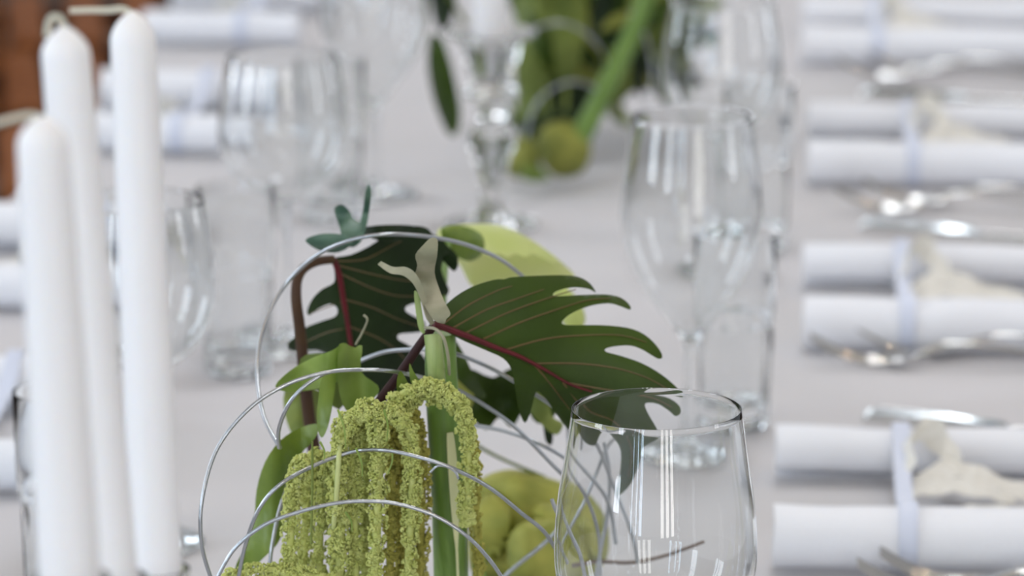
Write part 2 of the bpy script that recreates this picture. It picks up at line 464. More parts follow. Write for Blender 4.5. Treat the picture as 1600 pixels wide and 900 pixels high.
place_tumbler(1146, foot_py(2.69), 'ribbed tumbler right behind the pointed-bowl wine glass')
place_tumbler(1183, foot_py(3.22), 'ribbed tumbler at top right beside the round-bowled wine glass', .4)
place_tumbler(372, foot_py(2.83), 'ribbed tumbler between the candles and the curled brown stalk', .2)
place_tumbler(519, foot_py(3.325), 'blurred ribbed tumbler under the wine glass cut by the top edge', .8)
place_tumbler(104, foot_py(2.28), 'ribbed tumbler mostly hidden behind the leftmost white candle', .1)

# ================================================================== napkins
NW = .19
def napkin(L, cy, r, sgn, seed):
    """one long rolled half of the napkin: a spiral of cloth with its own thickness"""
    P = []
    for k in range(46):
        a = -math.pi/2 + sgn * (k / 45) * 2 * math.pi * 2.2
        rr = r - .0048 * k / 45 * 2.2
        P.append(Vector((cy + rr * math.cos(a), rr * math.sin(a) + r)))
    th = .0017; n = len(P); A, B = [], []
    for i, p in enumerate(P):
        t = (P[min(i+1, n-1)] - P[max(i-1, 0)]).normalized(); nn = Vector((-t.y, t.x))
        A.append(p + nn * th * .5); B.append(p - nn * th * .5)
    loop = A + list(reversed(B)); m = len(loop); nx = 30; V, F = [], []
    for k in range(nx + 1):
        x = L * k / nx
        for q in loop:
            dy = .0016 * noise.noise(Vector((x * 14, seed, 0))); dz = .0018 * noise.noise(Vector((x * 18 + seed, q.x * 25, 2))) - .0010 * math.exp(-((x - .072) / .02) ** 2)
            V.append(Vector((x + .0015 * noise.noise(Vector((q.x * 60, q.y * 60, seed))), q.x + dy, max(.0008, q.y + dz * min(1, q.y / .01) + .0008))))
    for k in range(nx):
        for i in range(m):
            j = (i + 1) % m; F.append((k*m+i, k*m+j, (k+1)*m+j, (k+1)*m+i))
    for i in range(n - 1):
        F.append((i, i+1, m-2-i, m-1-i)); b = nx*m; F.append((b+i+1, b+i, b+m-1-i, b+m-2-i))
    return V, F
def ribbon_band(x):
    r = .0198; W = .19; pts = []
    for a in range(-80, 100, 12): pts.append((W/2 + (r-.002) * math.cos(math.radians(a)), .0165 + (r-.002) * math.sin(math.radians(a))))
    for k in range(1, 8): t = k / 8; pts.append((W/2 * (1 - 2*t), .0352 + .003 * t - .020 * math.sin(math.pi * t) ** .7))
    for a in range(90, 265, 12): pts.append((-W/2 + r * math.cos(math.radians(a)), .0185 + r * math.sin(math.radians(a))))
    P = [Vector((x, y, max(.0006, z + .0010))) for y, z in pts]
    return strip(P, lambda t: Vector((.0052, 0, 0)), .0006)
def bow(x, rnd):
    """crumpled organza: one loop standing against the far roll, the rest lying low in the trough"""
    parts = []
    def rib(p, wv, seed):
        path = catmull([Vector(q) + Vector((rnd.uniform(-.003, .003), rnd.uniform(-.003, .003), rnd.uniform(-.0015, .002))) for q in p], 9)
        n = len(path)
        parts.append(strip(path, lambda t: (Vector(wv) * (.55 + .45 * math.sin(math.pi * t)) + Vector((.0015 * math.sin(23*t + seed), .002 * math.sin(17*t + seed), .0012 * math.sin(21*t + seed)))), .0004))
    y0 = .045
    rib([(x+.002, y0-.01, .020), (x+.006, y0+.022, .034), (x+.014, y0+.030, .037), (x+.026, y0+.022, .026), (x+.036, y0+.004, .012)], (.004, .003, .007), 1)
    rib([(x+.004, y0-.03, .010), (x+.020, y0-.020, .016), (x+.045, y0-.024, .014), (x+.066, y0-.016, .008)], (0, .012, .002), 2)
    rib([(x+.006, y0-.01, .012), (x+.030, y0+.004, .020), (x+.060, y0-.002, .012), (x+.085, y0-.012, .008)], (0, .011, .003), 3)
    rib([(x+.004, y0-.06, .008), (x+.022, y0-.07, .012), (x+.046, y0-.055, .010), (x+.070, y0-.05, .007)], (.001, .013, .001), 4)
    V, F = merge(*parts)
    V = [Vector((v.x, v.y, max(v.z, .003))) for v in V]
    return V, F
rows_R = [(1222, 2.560, 'nearest napkin on the right, long white roll with a cream bow in its trough', 'nearest'),
          (1263, 3.085, 'white rolled napkin on the right, second from the camera', 'second'),
          (1265, 3.650, 'white rolled napkin on the right, third from the camera', 'third'),
          (1255, 4.215, 'white rolled napkin at the top right corner, farthest of the right row', 'farthest')]
rows_L = [(105, 2.72, 'white rolled napkin at the lower left edge beside the candles', 'nearest'),
          (230, 3.20, 'white rolled napkin at the left edge behind the candles, halfway up', 'second'),
          (400, 3.78, 'white rolled napkin between the candle tips and the round-bowled wine glass', 'third'),
          (485, 4.32, 'white rolled napkin at top left beyond the candle tips', 'farthest')]
def Rz(a): return Matrix.Rotation(a, 4, 'Z')
def place_set(px, D, label, which, side, i):
    # D = distance of the far roll's centre; napkin centre lies .095 nearer
    yc = D - .095
    x0 = (px - 800) / FPX * yc * 1.01
    rot = YAW if side > 0 else YAW + math.pi
    o = thing('napkin', label, 'napkin', (x0, yc, ZT), 'rolled white napkins at each place setting'); 
    mtx = Matrix.Translation((x0, yc, ZT)) @ Rz(rot)
    L_ = .24 if side > 0 else .15
    obj('rolled_cloth', xf(napkin(L_, NW/2, .0165, 1, i + side), mtx), 'napkin', o)
    obj('rolled_cloth', xf(napkin(L_, -NW/2, .0185, -1, i + 9 + side), mtx), 'napkin', o)
    rx = {0: .075, 1: .070, 2: .085, 3: .07}[i] if side > 0 else .055
    obj('ribbon_band', xf(ribbon_band(rx), mtx), 'ribbon', o)
    obj('bow', xf(bow(rx, random.Random(i + (7 if side < 0 else 0))), mtx), 'organza', o)
    # cream card lying in the trough beside the bow
    cm = mtx @ Matrix.Translation((rx + .085, 0.0, .0028)) @ Rz(.12)
    c = obj('place_card', xf(box(-.035, -.028, 0, .035, .028, .0006), cm), 'paper', smooth=False)
    tag(c, 'cream place card in the trough of the %s %s napkin' % (which, 'right' if side > 0 else 'left'), 'card', 'place cards in the napkins')
    obj('gold_line', xf(merge(box(-.025, -.014, .0006, .025, -.0125, .0008), box(-.025, .012, .0006, .025, .0135, .0008)), cm), 'gold', c, smooth=False)
    return mtx
MR = [place_set(px, D, l, w_, 1, i) for i, (px, D, l, w_) in enumerate(rows_R)]
ML = [place_set(px, D, l, w_, -1, i) for i, (px, D, l, w_) in enumerate(rows_L)]

# ================================================================== cutlery
def fork_mesh(k=1.0):
    ctr = [(.052, .0030, .0115), (.060, .0034, .0112), (.070, .0065, .0070), (.080, .0105, .0036), (.095, .0135, .0030), (.12, .0125, .0034), (.16, .0070, .0055), (.190, .0035, .0075), (.200, .0028, .0050)]
    C = catmull([Vector((a, 0, b)) for a, b, c in ctr], 5); Wd = catmull([Vector((c, 0, 0)) for a, b, c in ctr], 5)
    parts = []
    n = len(C); V, F = [], []
    for i, p in enumerate(C):
        wv = max(.0015, Wd[i].x); th = .0009 + .0006 * math.sin(math.pi * i / n)
        for k in range(12):
            a = 2 * math.pi * k / 12; V.append(p + Vector((0, wv * math.cos(a), th * math.sin(a) + .0014)))
    for i in range(n - 1):
        for k in range(12): l = (k+1) % 12; F.append((i*12+k, i*12+l, (i+1)*12+l, (i+1)*12+k))
    F.append(tuple(range(12))); F.append(tuple((n-1)*12 + k for k in range(12)))
    handle = (V, F); tines = []
    for j in range(4):
        y = (j - 1.5) * .0062
        pts = catmull([Vector((.056, y * .93, .0046)), Vector((.040, y, .0030)), Vector((.022, y, .0070)), Vector((.008, y * .96, .0140)), Vector((0, y * .9, .0190))], 5)
        tines.append(tube(pts, lambda t: .0019 - .0011 * t, 8, .7))
    return handle, tines
def make_fork(scale=1.0):
    h, ts = fork_mesh()
    r = bpy.data.objects.new('fork', None); COL.objects.link(r); r.empty_display_size = .02
    obj('handle', h, 'steel', r)
    for t in ts: obj('tine', t, 'steel', r)
    return r
def make_knife():
    r = bpy.data.objects.new('table_knife', None); COL.objects.link(r); r.empty_display_size = .02
    out = [(0, .0040), (.004, .0085), (.012, .0105), (.05, .0115), (.095, .0110), (.100, .006)]
    V, F = [], []
    for i, (x, h) in enumerate(out):
        z0 = .0008
        V += [Vector((x, -.0010, z0)), Vector((x, .0010, z0)), Vector((x, .0022, z0 + h * .5)), Vector((x, .0004, z0 + h)), Vector((x, -.0004, z0 + h)), Vector((x, -.0022, z0 + h*.5))]
    for i in range(len(out) - 1):
        for k in range(6): l = (k+1) % 6; F.append((i*6+k, i*6+l, (i+1)*6+l, (i+1)*6+k))
    F.append(tuple(range(6))); F.append(tuple((len(out)-1)*6 + k for k in range(6)))
    obj('blade', (V, F), 'steel', r)
    pts = [Vector((.0995, 0, .0055)), Vector((.11, 0, .0058)), Vector((.15, 0, .0065)), Vector((.20, 0, .0072)), Vector((.212, 0, .0070))]
    obj('handle', tube(catmull(pts, 4), lambda t: .0040 + .0025 * t if t < .93 else .0045, 12, .8), 'steel', r)
    return r
protos = {}
def put(kind, maker, loc, rot, label, cat, group, tilt=0):
    o = protos.get(kind)
    if o is None: o = protos[kind] = maker()
    else: o = copytree(o)
    o.location = loc; o.rotation_euler = (0, tilt, rot); tag(o, label, cat, group); return o
SEAT = ['nearest', 'second nearest', 'third nearest', 'farthest']
fk = [(1338, 930, 1374, 912), (1266, 568, 1338, 552), (1304, 330, 1350, 317), (1308, 122, 1356, 112)]
for i, (x1, y1, x2, y2) in enumerate(fk):
    for j, (x, y) in enumerate(((x1, y1), (x2, y2))):
        p = G(x, y, ZT)
        put('fork', make_fork, (p.x, p.y, ZT), YAW + (.02 if j == 0 else -.03), '%s fork in front of the %s napkin on the right side' % (('front', 'back')[j], SEAT[i]), 'fork', 'forks in front of the napkins')
kn = [(1349, 660), (1343, 361), (1346, 152)]
for i, (x, y) in enumerate(kn):
    p = G(x, y, ZT)
    put('knife', make_knife, (p.x, p.y, ZT), YAW - .40, 'knife with its tip showing beyond the %s napkin on the right side' % SEAT[i], 'knife', 'knives beyond the napkins')
for i, D in enumerate((2.765, 3.245, 3.825)):
    for j in range(2):
        x = -.4045 + .066 * (D - 3.45) + .195
        put('fork', make_fork, (x, D + .030 * j, ZT), YAW + math.pi, '%s fork beyond the %s napkin on the left side' % (('front', 'back')[j], SEAT[i]), 'fork', 'forks beside the left napkins')

# ================================================================== candles
def sag(p0, p1, prof, n=40):
    """lathe along an axis p0->p1; prof = (radius, fraction)"""
    ax = (p1 - p0); L = ax.length; q = Vector((0, 0, 1)).rotation_difference(ax.normalized()).to_matrix().to_4x4()
    vf = lathe([(r, f * L) for r, f in prof], n)
    return xf(vf, Matrix.Translation(p0) @ q)
def stick_profile(h, rt):
    return smoothprof([(.030, .0), (.031, .003), (.024, .007), (.010, .014), (.0075, .03), (.011, .045), (.007, .06), (.006, .09), (.010, h * .5), (.013, h * .55), (.0085, h * .6), (.006, h * .72), (.010, h * .80), (.007, h*.84), (.010, h - .030), (rt - .001, h - .018), (rt, h - .004), (rt, h)], 4)
def candle(label, top, bot, Y, r_top, r_bot, wick, hl, wickY=0):
    p1 = S(top[0], top[1], Y); p0 = S(bot[0], bot[1], Y)
    k = PXM(Y); L = (p1 - p0).length; dome = 46 * k / L
    prof = [(r_bot * k * .96, 0), (r_bot * k, .004)]
    for i in range(1, 12): f = i / 12 * (1 - dome); prof.append((k * (r_bot + (r_top - r_bot) * (f ** 1.2)), f))
    for i in range(13):
        a = i / 12; rr = math.cos(a * math.pi / 2) ** .62 * (1 - .10 * a)
        prof.append((max(.0012, k * r_top * rr), (1 - dome) + dome * (a ** 1.0)))
    t = thing('taper_candle', label, 'candle', p0, 'tall white taper candles at the left')
    obj('wax_body', sag(p0, p1, prof), 'wax', t)
    obj('wick', tube(catmull([S(x, y, Y + (wickY * i)) for i, (x, y) in enumerate(wick)], 6), lambda q: k * (5.2 - .6 * q), 8), 'wick', t)
    h = p0.z - ZT + .012
    hd = thing('candlestick', hl, 'candlestick', (p0.x, p0.y, ZT), 'clear glass candlesticks')
    rt = r_bot * k + .0026
    out = stick_profile(h, rt); cup = [(rt - .0016, h), (rt - .0018, h - .0115), (.0002, h - .0125)]
    obj('glass_column', xf(lathe([(.0002, 0)] + out + cup, 40), Matrix.Translation((p0.x, p0.y, ZT))), 'crystal', hd)
candle('leftmost and nearest white taper candle with its wick bent left out of frame', (64, 180), (112, 955), 1.40, 41, 51, [(63, 196), (60, 186), (50, 180), (30, 183), (0, 191), (-18, 196)], 'glass candlestick under the leftmost candle')
candle('middle white taper candle with its wick looped over the tip', (99, 40), (176, 950), 1.50, 39, 45, [(101, 60), (99, 38), (93, 28), (82, 27), (76, 36), (73, 56)], 'glass candlestick under the middle candle')
candle('rightmost white taper candle with a long wick bent flat to the left', (206, 17), (246, 935), 1.60, 36, 42, [(208, 34), (203, 20), (190, 14), (170, 16), (140, 16), (109, 17)], 'glass candlestick under the rightmost candle')

# far candlestick with its candle
fc = G(768, 352, ZT)
cs = thing('candlestick', 'ornate clear glass candlestick among the blurred far glasses, holding a white candle', 'candlestick', (fc.x, fc.y, ZT), 'clear glass candlesticks')
MT = Matrix.Translation((fc.x, fc.y, ZT))
def part(name, prof, facet=None, n=48): obj(name, xf(lathe(prof, n if facet is None else facet, facet=None), MT), 'crystal', cs, smooth=facet is None)
def cut(nf, amp): return nf + 2
part('foot', [(.0002, .0001), (.034, .0001), (.036, .001), (.035, .003), (.022, .006), (.012, .010), (.008, .0138), (.0002, .0138)])
part('knop', smoothprof([(.006, .014), (.0095, .018), (.0105, .0225), (.0095, .027), (.006, .0305)], 4), cut(8, .10))
part('column', smoothprof([(.0065, .0308), (.0095, .036), (.0135, .050), (.0195, .066), (.0205, .0745), (.0150, .0800)], 4), cut(8, .06))
part('bead', smoothprof([(.007, .0802), (.0115, .0845), (.0125, .089), (.010, .0935), (.007, .0958)], 4), cut(10, .10))
part('knop', smoothprof([(.009, .096), (.0165, .0985), (.0215, .103), (.0205, .108), (.014, .1118)], 4), cut(12, .12))
part('cup', [(.0002, .112), (.012, .112), (.017, .119), (.0205, .130), (.0225, .143), (.0345, .1492), (.0360, .1508), (.0350, .1520), (.0235, .1485), (.0150, .1478), (.0150, .1400), (.0002, .1400)], cut(12, .05))
p0 = Vector((fc.x - .016 * 0 - .014, fc.y, ZT + .141)); p0.x = fc.x
tc_ = thing('taper_candle', 'blurred white candle stub cut by the top edge, in the ornate far candlestick', 'candle', p0)
pr = [(.0132, 0), (.0136, .01), (.0133, .5), (.0128, .94), (.010, .985), (.004, 1.0)]
obj('wax_body', sag(p0, p0 + Vector((-.004, 0, .22)), pr), 'wax', tc_)
obj('wick', tube([p0 + Vector((-.004, 0, .218)), p0 + Vector((-.004, .001, .228)), p0 + Vector((-.001, .002, .235))], .001, 6), 'wick', tc_)

# ================================================================== front flower arrangement
fa = thing('flower_arrangement', 'green table arrangement with dark philodendron leaves and hanging lime amaranth, behind the front glass', 'flower arrangement', (-.045, 2.12, ZT))
obj('dish', xf(lathe([(.0002, 0), (.05, 0), (.062, .012), (.066, .026), (.062, .026), (.058, .014), (.0002, .008)], 40), Matrix.Translation((-.045, 2.12, ZT))), 'dish', fa)
obj('floral_foam', xf(box(-.042, -.036, .0085, .042, .036, .048, .006), Matrix.Translation((-.045, 2.12, ZT))), 'foam', fa)
# --- big leaf
L1 = [(678,507),(690,484),(712,463),(740,447),(772,437),(788,436),(800,433),(835,431),(880,430),(905,433),(922,443),(931,457),(921,452),(902,449),(882,451),(866,457),(868,463),(905,461),(945,460),(970,465),(984,477),(984,484),(968,478),(950,474),(922,478),(896,488),(880,500),(880,507),(902,508),(940,508),(980,512),(1006,522),(1026,540),(1035,556),(1030,561),(1018,555),(1003,546),(985,540),(962,541),(946,545),(948,550),(970,556),(1002,567),(1032,584),(1056,604),(1068,619),(1058,619),(1030,609),(1004,607),(999,613),(1020,616),(1046,622),(1062,634),(1064,645),(1056,650),(1046,642),(1028,631),(1008,630),(1012,645),(1022,662),(1031,681),(1020,690),(1003,700),(999,722),(984,756),(966,773),(958,772),(966,742),(968,704),(956,684),(942,672),(932,680),(924,695),(905,690),(885,668),(868,645),(852,622),(838,612),(830,640),(820,661),(810,637),(804,602),(799,577),(786,560),(758,547),(728,534),(700,520)]
def d1(x, y):
    t = (x - 680) / 390
    u = (y - (508 + (x - 680) * .48)) / 150      # signed distance from the midrib
    return 2.03 + .035 * t + .022 * u * u + .015 * math.sin(t * 4) + max(0, u) * .035
lf = obj('philodendron_leaf', blade(L1, d1, .0007, 11, 3), 'leaf', fa); lf['label'] = 'large glossy dark green lobed leaf with red midrib'
obj('midrib', ptube([(676,507),(700,514),(735,527),(775,543),(812,557),(850,577),(890,600),(925,612)], d1, 6.0, off=.0012, r2=1.6), 'midrib', lf)
for vn in ([(690,508),(730,478),(775,455),(800,447)], [(708,512),(760,484),(810,466),(850,452)], [(728,520),(790,490),(850,468),(900,452)], [(755,530),(810,505),(860,487),(915,470),(955,466)], [(792,546),(850,530),(910,524),(970,524),(1010,535)], [(838,568),(900,568),(960,575),(1010,590),(1050,612)], [(880,597),(930,606),(980,614),(1020,622),(1050,636)], [(880,598),(915,640),(960,660),(985,700),(980,745)], [(835,570),(860,600),(890,640)]):
    obj('vein', ptube(vn, d1, 1.7, 6, 8, off=.0006, r2=.7), 'vein', lf)
obj('leaf_stalk', ptube([(520,780,2.10),(555,700,2.07),(590,633,2.035),(628,580,2.03),(655,540,2.028),(680,506,2.03)], None, 10, 10, 8, r2=6.5), 'stalkdark', fa)
# --- second leaf, behind
L2 = [(521,404),(548,398),(578,384),(602,368),(628,356),(652,353),(668,357),(676,366),(690,372),(700,385),(712,395),(716,408),(706,412),(696,402),(690,420),(696,440),(702,455),(690,468),(672,466),(655,472),(636,478),(634,486),(648,495),(664,504),(660,517),(645,520),(624,522),(622,530),(636,538),(652,548),(664,560),(672,590),(650,612),(612,622),(580,612),(560,590),(545,572),(524,562),(500,548),(478,547),(456,548),(449,538),(461,526),(477,512),(502,502),(524,494),(527,482),(516,475),(497,483),(483,493),(480,485),(488,467),(503,452),(522,441),(522,420)]
def d2(x, y):
    u = (x - (522 + (y - 405) * .19)) / 100
    return 2.17 + .03 * abs(u) + .00012 * (y - 400)
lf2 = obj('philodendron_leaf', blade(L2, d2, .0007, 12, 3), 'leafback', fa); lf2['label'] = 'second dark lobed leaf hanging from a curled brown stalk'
obj('midrib', ptube([(521,405),(530,430),(537,470),(544,510),(550,552),(556,590)], d2, 5.2, off=.0012, r2=3), 'midrib', lf2)
for vn in ([(526,408),(570,405),(610,385),(650,365)], [(530,415),(580,428),(630,438),(680,440)], [(533,428),(580,450),(620,462),(660,462)], [(539,468),(580,480),(620,498),(655,510)], [(545,510),(590,528),(620,548),(640,570)], [(538,470),(510,480),(485,490)], [(544,512),(510,520),(470,538)]):
    obj('vein', ptube(vn, d2, 1.5, 6, 8, off=.0005, r2=.7), 'vein', lf2)
obj('leaf_stalk', ptube([(500,760,2.14),(484,660,2.15),(477,600,2.15),(473,560,2.15),(468,510,2.15),(463,470,2.15),(464,440,2.155),(474,420,2.16),(494,409,2.165),(522,405,2.168)], None, 11, 10, 8, r2=7), 'stalkbrown', fa)
# third, deeper foliage
def flat(Y, ax=0, ay=0, cx=0, cy=0): return lambda x, y: Y + ax * (x - cx) + ay * (y - cy)
for ol, Y, m_ in (
    ([(700,520),(722,548),(742,590),(760,618),(752,622),(735,612),(712,590),(700,570)], 2.20, 'leaf'),
    ([(690,585),(730,575),(770,590),(800,575),(838,590),(862,620),(868,648),(840,662),(820,640),(800,668),(780,652),(760,672),(735,655),(700,660)], 2.26, 'leaf'),
    ([(835,592),(848,596),(858,620),(862,650),(880,662),(868,680),(838,655),(824,630)], 2.22, 'grassy'),
    ([(700,600),(722,590),(740,604),(735,640),(712,645)], 2.24, 'moss'),
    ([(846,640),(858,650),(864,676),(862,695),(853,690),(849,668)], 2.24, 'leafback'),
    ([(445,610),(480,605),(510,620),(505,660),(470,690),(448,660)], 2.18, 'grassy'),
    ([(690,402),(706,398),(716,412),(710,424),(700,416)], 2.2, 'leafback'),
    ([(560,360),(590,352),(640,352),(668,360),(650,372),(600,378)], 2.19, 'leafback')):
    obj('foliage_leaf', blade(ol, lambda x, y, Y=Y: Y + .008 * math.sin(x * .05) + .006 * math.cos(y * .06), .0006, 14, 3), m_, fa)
# bluish curled leaves
for ol, Y in (([(576,288),(580,300),(577,330),(571,360),(562,380),(548,386),(556,362),(566,335),(571,300)], 2.16), ([(523,325),(534,320),(546,330),(552,342),(562,348),(560,372),(548,386),(536,378),(530,352),(524,335)], 2.165), ([(477,375),(498,366),(524,365),(546,370),(550,382),(530,394),(510,394),(492,388)], 2.155)):
    obj('curled_leaf', blade(ol, lambda x, y, Y=Y: Y + .006 * math.sin(y * .08) , .0009, 9, 3), 'blueleaf', fa)
# --- amaryllis like stalk and bloom
obj('flower_stalk', tube(catmull([S(688, 520, 2.045), S(690, 600, 2.045), S(697, 700, 2.045), S(702, 800, 2.05), S(706, 960, 2.06)], 8), lambda t: PXM(2.05) * (24 + 4 * min(1, t * 2)), 20), 'stalkgreen', fa)['label'] = 'thick ribbed bright green flower stalk'
obj('pale_streak', strip(catmull([S(703, 676, 2.034), S(708, 740, 2.034), S(712, 820, 2.037), S(717, 930, 2.045)], 6), lambda t: Vector((PXM(2.04) * (.8 + 6.5 * math.sin(math.pi * min(1, t * 1.2 + .1)) ** .5), .001, 0)), .0008), 'stalkpale', fa)
obj('inner_stalk', tube(catmull([S(676, 522, 2.020), S(680, 560, 2.018), S(684, 610, 2.02)], 6), lambda t: PXM(2.03) * 14, 12), 'leek', fa)
BL = [(683,362),(700,353),(740,350),(780,352),(815,366),(850,388),(880,412),(898,432),(880,445),(840,450),(795,452),(760,450),(736,446),(722,420),(706,398),(690,385)]
bl = obj('bloom_petal', blade(BL, lambda x, y: 2.30 + .0006 * abs(y - 400) + .0002 * (x - 690), .001, 13, 3, pillow=.012), 'bloom', fa); bl['label'] = 'pale lime and white flower petal'
obj('bloom_petal', blade([(690,356),(720,352),(752,366),(756,392),(736,408),(712,400),(694,380)], lambda x, y: 2.268 + .0003 * (x - 690), .001, 12, 3, pillow=.004), 'fresh', fa)
obj('bloom_petal', blade([(860,440),(880,445),(905,470),(915,500),(900,520),(880,505),(868,475)], lambda x, y: 2.33, .001, 12, 3, pillow=.004), 'bloom', fa)
obj('flower_stalk', ptube([(702,366,2.275),(694,420,2.25),(690,520,2.20),(690,650,2.15),(690,880,2.12)], None, 6, 10, 8, r2=8), 'stalkgreen', fa)
obj('dried_bract', blade([(662,382),(670,374),(677,371),(684,376),(683,400),(679,425),(686,450),(695,472),(704,490),(697,499),(694,506),(678,500),(664,478),(655,450),(648,432),(652,415),(649,398)], lambda x, y: 2.02 + .01 * math.sin(y * .06), .0006, 9, 3), 'dried', fa)
obj('dried_bract', strip(catmull([S(593, 411, 2.04), S(612, 422, 2.03), S(632, 424, 2.025), S(648, 436, 2.02), S(660, 462, 2.018), S(668, 490, 2.02), S(676, 506, 2.022)], 6), lambda t: Vector((.0008, .0006, PXM(2.03) * (2 + 5 * math.sin(math.pi * t)) )), .0005), 'dried', fa)
obj('dried_bract', blade([(647,455),(655,462),(660,490),(664,520),(655,515),(650,490)], lambda x, y: 2.025, .0005, 8, 3), 'leek', fa)
obj('dried_bract', tube(catmull([S(568, 492, 2.06), S(574, 500, 2.06), S(566, 520, 2.065), S(556, 538, 2.07)], 6), PXM(2.06) * 2, 6), 'dried', fa)
obj('tendril', tube(catmull([S(664, 512, 2.02), S(680, 514, 2.01), S(693, 528, 2.005), S(700, 556, 2.01), S(702, 585, 2.02)], 6), PXM(2.0) * 2.6, 8), 'dried', fa)
# --- light leaves
for ol, Y, m_, nm in (
    ([(430,603),(452,580),(486,560),(520,547),(536,536),(548,541),(563,548),(562,572),(548,585),(520,600),(482,610),(448,612)], 2.06, 'light', 'bract_leaf'),
    ([(504,588),(524,586),(520,630),(512,668),(502,684),(495,660),(497,625)], 2.03, 'fresh', 'narrow_leaf'),
    ([(498,663),(470,668),(438,688),(414,722),(401,765),(397,810),(384,850),(366,892),(384,894),(416,868),(438,842),(446,800),(448,750),(468,712),(492,685)], 2.06, 'fresh', 'broad_leaf'),
    ([(622,585),(628,581),(640,606),(640,628),(626,628),(620,605)], 2.01, 'fresh', 'narrow_leaf'),
    ([(640,568),(646,580),(658,600),(656,614),(646,606),(640,588)], 2.01, 'light', 'narrow_leaf'),
    ([(530,538),(548,546),(566,540),(564,580),(590,602),(588,618),(560,640),(540,640),(528,600)], 2.055, 'light', 'bract_leaf'),
    ([(470,560),(500,552),(530,560),(556,590),(530,640),(500,610),(468,600)], 2.09, 'grassy', 'bract_leaf'),
    ([(740,870),(756,856),(760,900),(768,950),(740,950)], 2.07, 'light', 'narrow_leaf')):
    obj(nm, blade(ol, lambda x, y, Y=Y: Y + .006 * math.sin(x * .07) + .004 * math.cos(y * .04), .0006, 10, 3), m_, fa)
# --- amaranth tassels
ico = bmesh.new(); bmesh.ops.create_icosphere(ico, subdivisions=1, radius=1)
IV = [v.co.copy() for v in ico.verts]; IF = [tuple(v.index for v in f.verts) for f in ico.faces]; ico.free()
def tassel(pts, Y, rpx, m_, seed, dens=1.0):
    rnd = random.Random(seed); k = PXM(Y)
    path = catmull([S(p[0], p[1], p[2] if len(p) > 2 else Y) for p in pts], 10)
    L = sum((path[i+1] - path[i]).length for i in range(len(path) - 1))
    V, F = [], []
    # thin core
    cv, cf = tube(path, k * rpx * .5, 8); V += cv; F += cf
    ncl = int(L / k / 1.2 * rpx / 9 * dens)
    for c in range(ncl):
        f = rnd.random() * (len(path) - 1.001); i = int(f); p = path[i].lerp(path[i+1], f - i)
        t = (path[i+1] - path[i]).normalized(); u = t.cross(Vector((.3, 1, .2))).normalized(); v = t.cross(u)
        a = rnd.random() * 2 * math.pi
        taper = (min(1, .5 + f / 6)) * (1 if f < len(path) * .8 else .8)
        o = (u * math.cos(a) + v * math.sin(a))
        cc = p + o * (k * rpx * rnd.uniform(.45, 1.1) * taper)
        cr = k * rnd.uniform(3.4, 5.6)
        for g in range(11):
            q = Vector((rnd.gauss(0, 1), rnd.gauss(0, 1), rnd.gauss(0, 1))).normalized()
            if q.dot(o) < -.3: q = -q
            gc = cc + q * cr; s = k * rnd.uniform(1.5, 2.5); b = len(V)
            for w_ in IV: V.append(gc + w_ * s)
            F += [tuple(x + b for x in q_) for q_ in IF]
    return V, F
TS = [([(478,716),(462,750),(455,820),(452,930)], 2.00, 13, 'amaranth'),
      ([(500,705),(486,740),(478,800),(474,930)], 2.02, 12, 'amaranth'),
      ([(520,712),(508,760),(500,830),(500,930)], 2.015, 12, 'amaranth'),
      ([(560,652),(536,668),(528,720),(524,800)], 1.995, 14, 'amaranth'),
      ([(530,780),(532,840),(528,930)], 2.00, 16, 'amaranth'),
      ([(566,640),(552,690),(552,780),(556,930)], 2.005, 14, 'amaranth'),
      ([(560,648),(580,640),(592,690),(590,800),(584,930)], 1.992, 14, 'amaranth'),
      ([(600,660),(612,700),(612,790),(608,930)], 2.02, 13, 'amaranthdark'),
      ([(574,650),(572,720),(570,820),(570,930)], 2.03, 12, 'amaranth'),
      ([(630,650),(634,720),(634,820),(630,930)], 2.03, 11, 'amaranthdark'),
      ([(588,640),(622,650),(642,690),(644,760),(640,840),(636,930)], 1.995, 13, 'amaranth'),
      ([(640,640),(654,700),(658,800),(656,930)], 2.035, 13, 'amaranthdark'),
      ([(612,634),(625,680),(628,800),(622,930)], 2.04, 15, 'amaranthdark'),
      ([(610,632),(640,610),(675,604),(706,622),(724,650),(731,700),(731,760),(728,800),(732,818)], 2.005, 13, 'amaranth'),
      ([(622,640),(652,622),(690,622),(716,640)], 2.01, 12, 'amaranth'),
      ([(726,660),(742,720),(742,800),(750,900)], 2.05, 8, 'amaranthdark'),
      ([(350,905),(390,893),(430,890),(470,896),(520,905)], 1.99, 10, 'amaranth'),
      ([(420,600),(440,640),(455,680)], 2.12, 7, 'amaranthdark'),
      ([(548,556),(545,600),(560,636)], 2.04, 10, 'amaranthdark')]
for i, (pts, Y, r, m_) in enumerate(TS[:17]):
    o = obj('amaranth_tassel', tassel(pts, Y, r, m_, 40 + i), m_, fa)
obj('amaranth_stem', ptube([(534,676,2.01),(530,705,1.99),(526,770,1.99),(521,830,2.0),(518,900,2.03)], None, 4.5, 8, r2=4), 'palestem', fa)
obj('amaranth_stem', ptube([(488,690),(488,760),(486,850)], 1.98, 1.8, 6), 'grassy', fa)
rn = random.Random(5)
for a, b in (((528,640),(540,700)), ((600,640),(604,690)), ((556,700),(566,745)), ((540,800),(550,830)), ((612,700),(606,740)), ((500,690),(506,720))):
    obj('bristle', ptube([a, ((a[0]+b[0])/2 + 4, (a[1]+b[1])/2), b], 1.978, 2.2, 6, r2=.8), 'light', fa)
